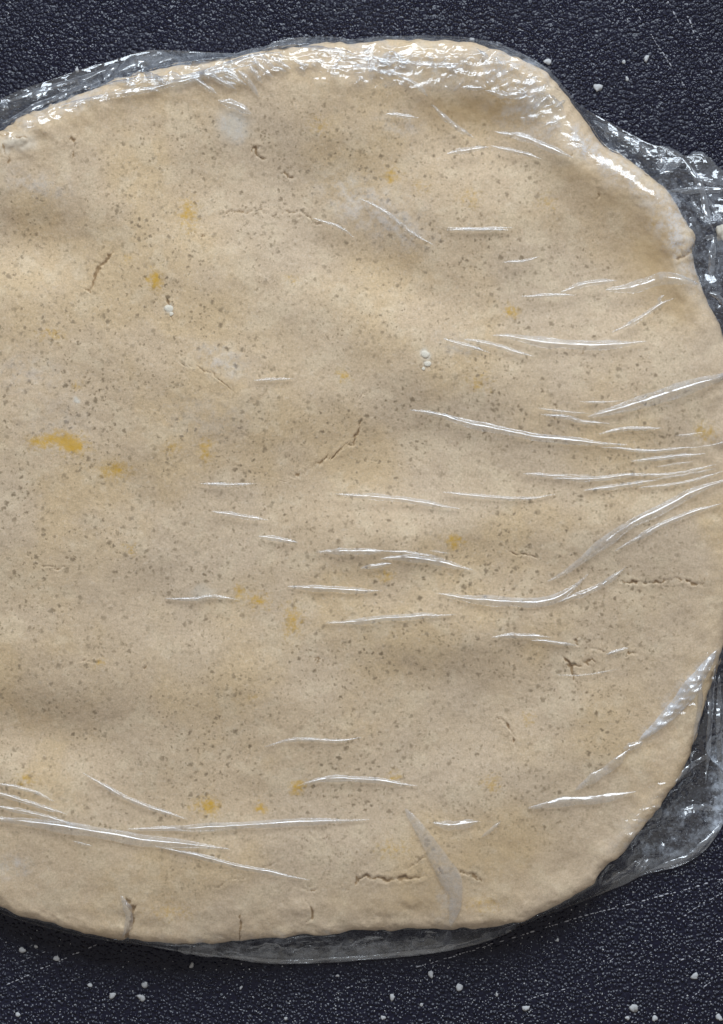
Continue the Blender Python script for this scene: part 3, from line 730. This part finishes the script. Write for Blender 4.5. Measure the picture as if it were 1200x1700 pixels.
# ------------------------------------------------------------------ knife scratches in the board
def scratch(a, b, wd=1.0, dens=0.62, seed=0):
    r = np.random.default_rng(300 + seed)
    a, b = np.array(a, float), np.array(b, float)
    L = np.linalg.norm(b - a); t = (b - a) / L; n = np.array([-t[1], t[0]])
    V, F = [], []; s = 0
    bow = r.uniform(-2, 2)
    while s < L:
        ln = r.uniform(2.5, 9) ; e = min(s + ln, L)
        if r.random() < dens:
            w = wd * r.uniform(.6, 1.35)
            o = r.normal(0, .5) + bow * math.sin(math.pi * s / L)
            pts = [(s, 0), (s + .3 * ln, w * .8), (e - .3 * ln, w), (e, 0), (e - .3 * ln, -w * .8), (s + .3 * ln, -w)]
            k = len(V)
            for (u, v) in pts:
                q = a + t * u + n * (v + o)
                V.append(((q[0] - CX) * S, (CY - q[1]) * S, .35 * S))
            q = a + t * (s + e) / 2 + n * o
            V.append(((q[0] - CX) * S, (CY - q[1]) * S, 1.1 * S))
            for m in range(6): F.append((k + (m + 1) % 6, k + m, k + 6))
        s = e + r.uniform(.5, 3)
    return mesh_obj('scratch', V, F, M_scratch, board, smooth=False)
SCR = [((1040, -5), (1138, 145), .9), ((1108, 2), (1128, 40), 1.0), ((1138, 18), (1182, 122), 1.0), ((5, 1638), (185, 1558), 1.0), ((690, 1606), (970, 1520), 1.0), ((970, 1520), (1205, 1458), 1.1), ((1135, 1520), (1205, 1480), 1.0),
       ((1130, 1595), (1205, 1556), 1.0), ((1150, 1598), (1210, 1582), .8), ((1145, 1660), (1215, 1600), .8), ((865, 1662), (960, 1634), .7), ((545, 1655), (600, 1632), .8), ((20, 1600), (100, 1570), .6), ((390, 1675), (420, 1680), .8), ((1060, 1560), (1010, 1600), .6)]
for k, (a, b, w) in enumerate(SCR): scratch(a, b, w, .66 if k < 10 else .5, k)

# ------------------------------------------------------------------ flour grains and dust on the board
SP_TOP = [(784, 66, 5.5, 'flour grain touching the film at the top middle of the dough'), (907, 103, 6.5, 'round flour grain just outside the upper right shoulder of the dough'),
          (991, 147, 7, 'largest white flour grain on the board above the dough'), (1073, 98, 6, 'white flour grain nearest the knife scratches at the upper right'),
          (1036, 103, 3.5, 'upper of two tiny flour grains between larger ones, upper right'), (1040, 130, 3.5, 'lower of two tiny flour grains between larger ones, upper right'),
          (127, 116, 4.5, 'lone flour grain beside the film edge at the upper left')]
TINY = 'tiny pale flour speck on the board below the dough'
SP_BOT = [(241, 1633, 6.5, 'upper flour grain of the close pair at the lower left'), (186, 1651, 6, 'flour grain just left of the close pair at the lower left'), (234, 1656, 6.5, 'lower flour grain of the close pair at the lower left'),
          (149, 1636, 4.5, 'small dim flour grain farther left of the close pair, lower left'), (39, 1577, 6, 'leftmost large flour grain under the lower left edge of the dough'),
          (95, 1590, 5, 'flour grain beside the long scratch under the lower left edge'), (318, 1602, 5, 'flour grain just below the left end of the bottom film flap'), (761, 1639, 6.5, 'bright flour grain below the right end of the bottom film flap'),
          (716, 1619, 5.5, 'flour grain closest below the bottom film flap, right of centre'), (652, 1656, 6, 'flour grain at the bottom, left of the bright one below the flap'), (873, 1673, 6, 'flour grain at the bottom between the flap and the right corner'),
          (1051, 1672, 7, 'largest flour grain near the bottom right corner'), (1086, 1692, 6, 'flour grain on the bottom edge right of the largest one'), (1153, 1622, 6.5, 'flour grain highest in the bottom right corner, below the scratches'),
          (1194, 1689, 6, 'flour grain in the very bottom right corner'), (60, 1571, 3.5, TINY), (1040, 1690, 4, TINY), (635, 1690, 4, TINY), (400, 1640, 3.2, TINY), (700, 1668, 3.2, TINY), (824, 1650, 3, TINY), (925, 1560, 3, TINY), (560, 1620, 3, TINY),
          (30, 1685, 4, TINY), (475, 1690, 3.5, TINY)]
grain_meshes = [pebble_mesh('flour_grain', M_flour, 20 + k, 2, .4, .55) for k in range(4)]
def grain(k, x, y, r, label, group):
    o = bpy.data.objects.new('flour_grain', grain_meshes[k % 4]); col.objects.link(o)
    z = r * .3
    o.location = ((x - CX) * S, (CY - y) * S, z * S); o.scale = (r * S * .95, r * S * (.8 + .15 * (k % 3)), r * S); o.rotation_euler.z = k * 1.3
    return tag(o, label, 'flour grain', group)
for k, (x, y, r, lb) in enumerate(SP_TOP): grain(k, x, y, r * .9, lb, 'flour grains above the dough')
for k, (x, y, r, lb) in enumerate(SP_BOT): grain(k + 9, x, y, r * .9, lb, 'tiny flour specks below the dough' if lb is TINY else 'flour grains below the dough')

def dust():
    r = np.random.default_rng(99)
    V, F = [], []
    n = 0
    while n < 800:
        x, y = r.uniform(-20, 1220), r.uniform(-20, 1720)
        th, q = polar(np.array(x), np.array(y))
        if q < R_film(th) + 4: continue
        pr = 0.10 if y < 600 else (0.35 if x < 400 else 0.9)
        if r.random() > pr: continue
        s = r.uniform(.4, 1.3) * (1.3 if r.random() < .1 else 1)
        k = len(V); a0 = r.uniform(0, 6)
        for m in range(5):
            a = a0 + m * 2 * math.pi / 5; rr = s * r.uniform(.6, 1.2)
            V.append(((x + rr * math.cos(a) - CX) * S, (CY - y - rr * math.sin(a)) * S, .4 * S))
        V.append(((x - CX) * S, (CY - y) * S, (.6 + s * .8) * S))
        for m in range(5): F.append((k + m, k + (m + 1) % 5, k + 5))
        n += 1
    o = mesh_obj('flour_dust', V, F, M_flour, smooth=True)
    return tag(o, 'fine pale flour dust scattered over the black board', 'flour dust', kind='stuff')
dust()
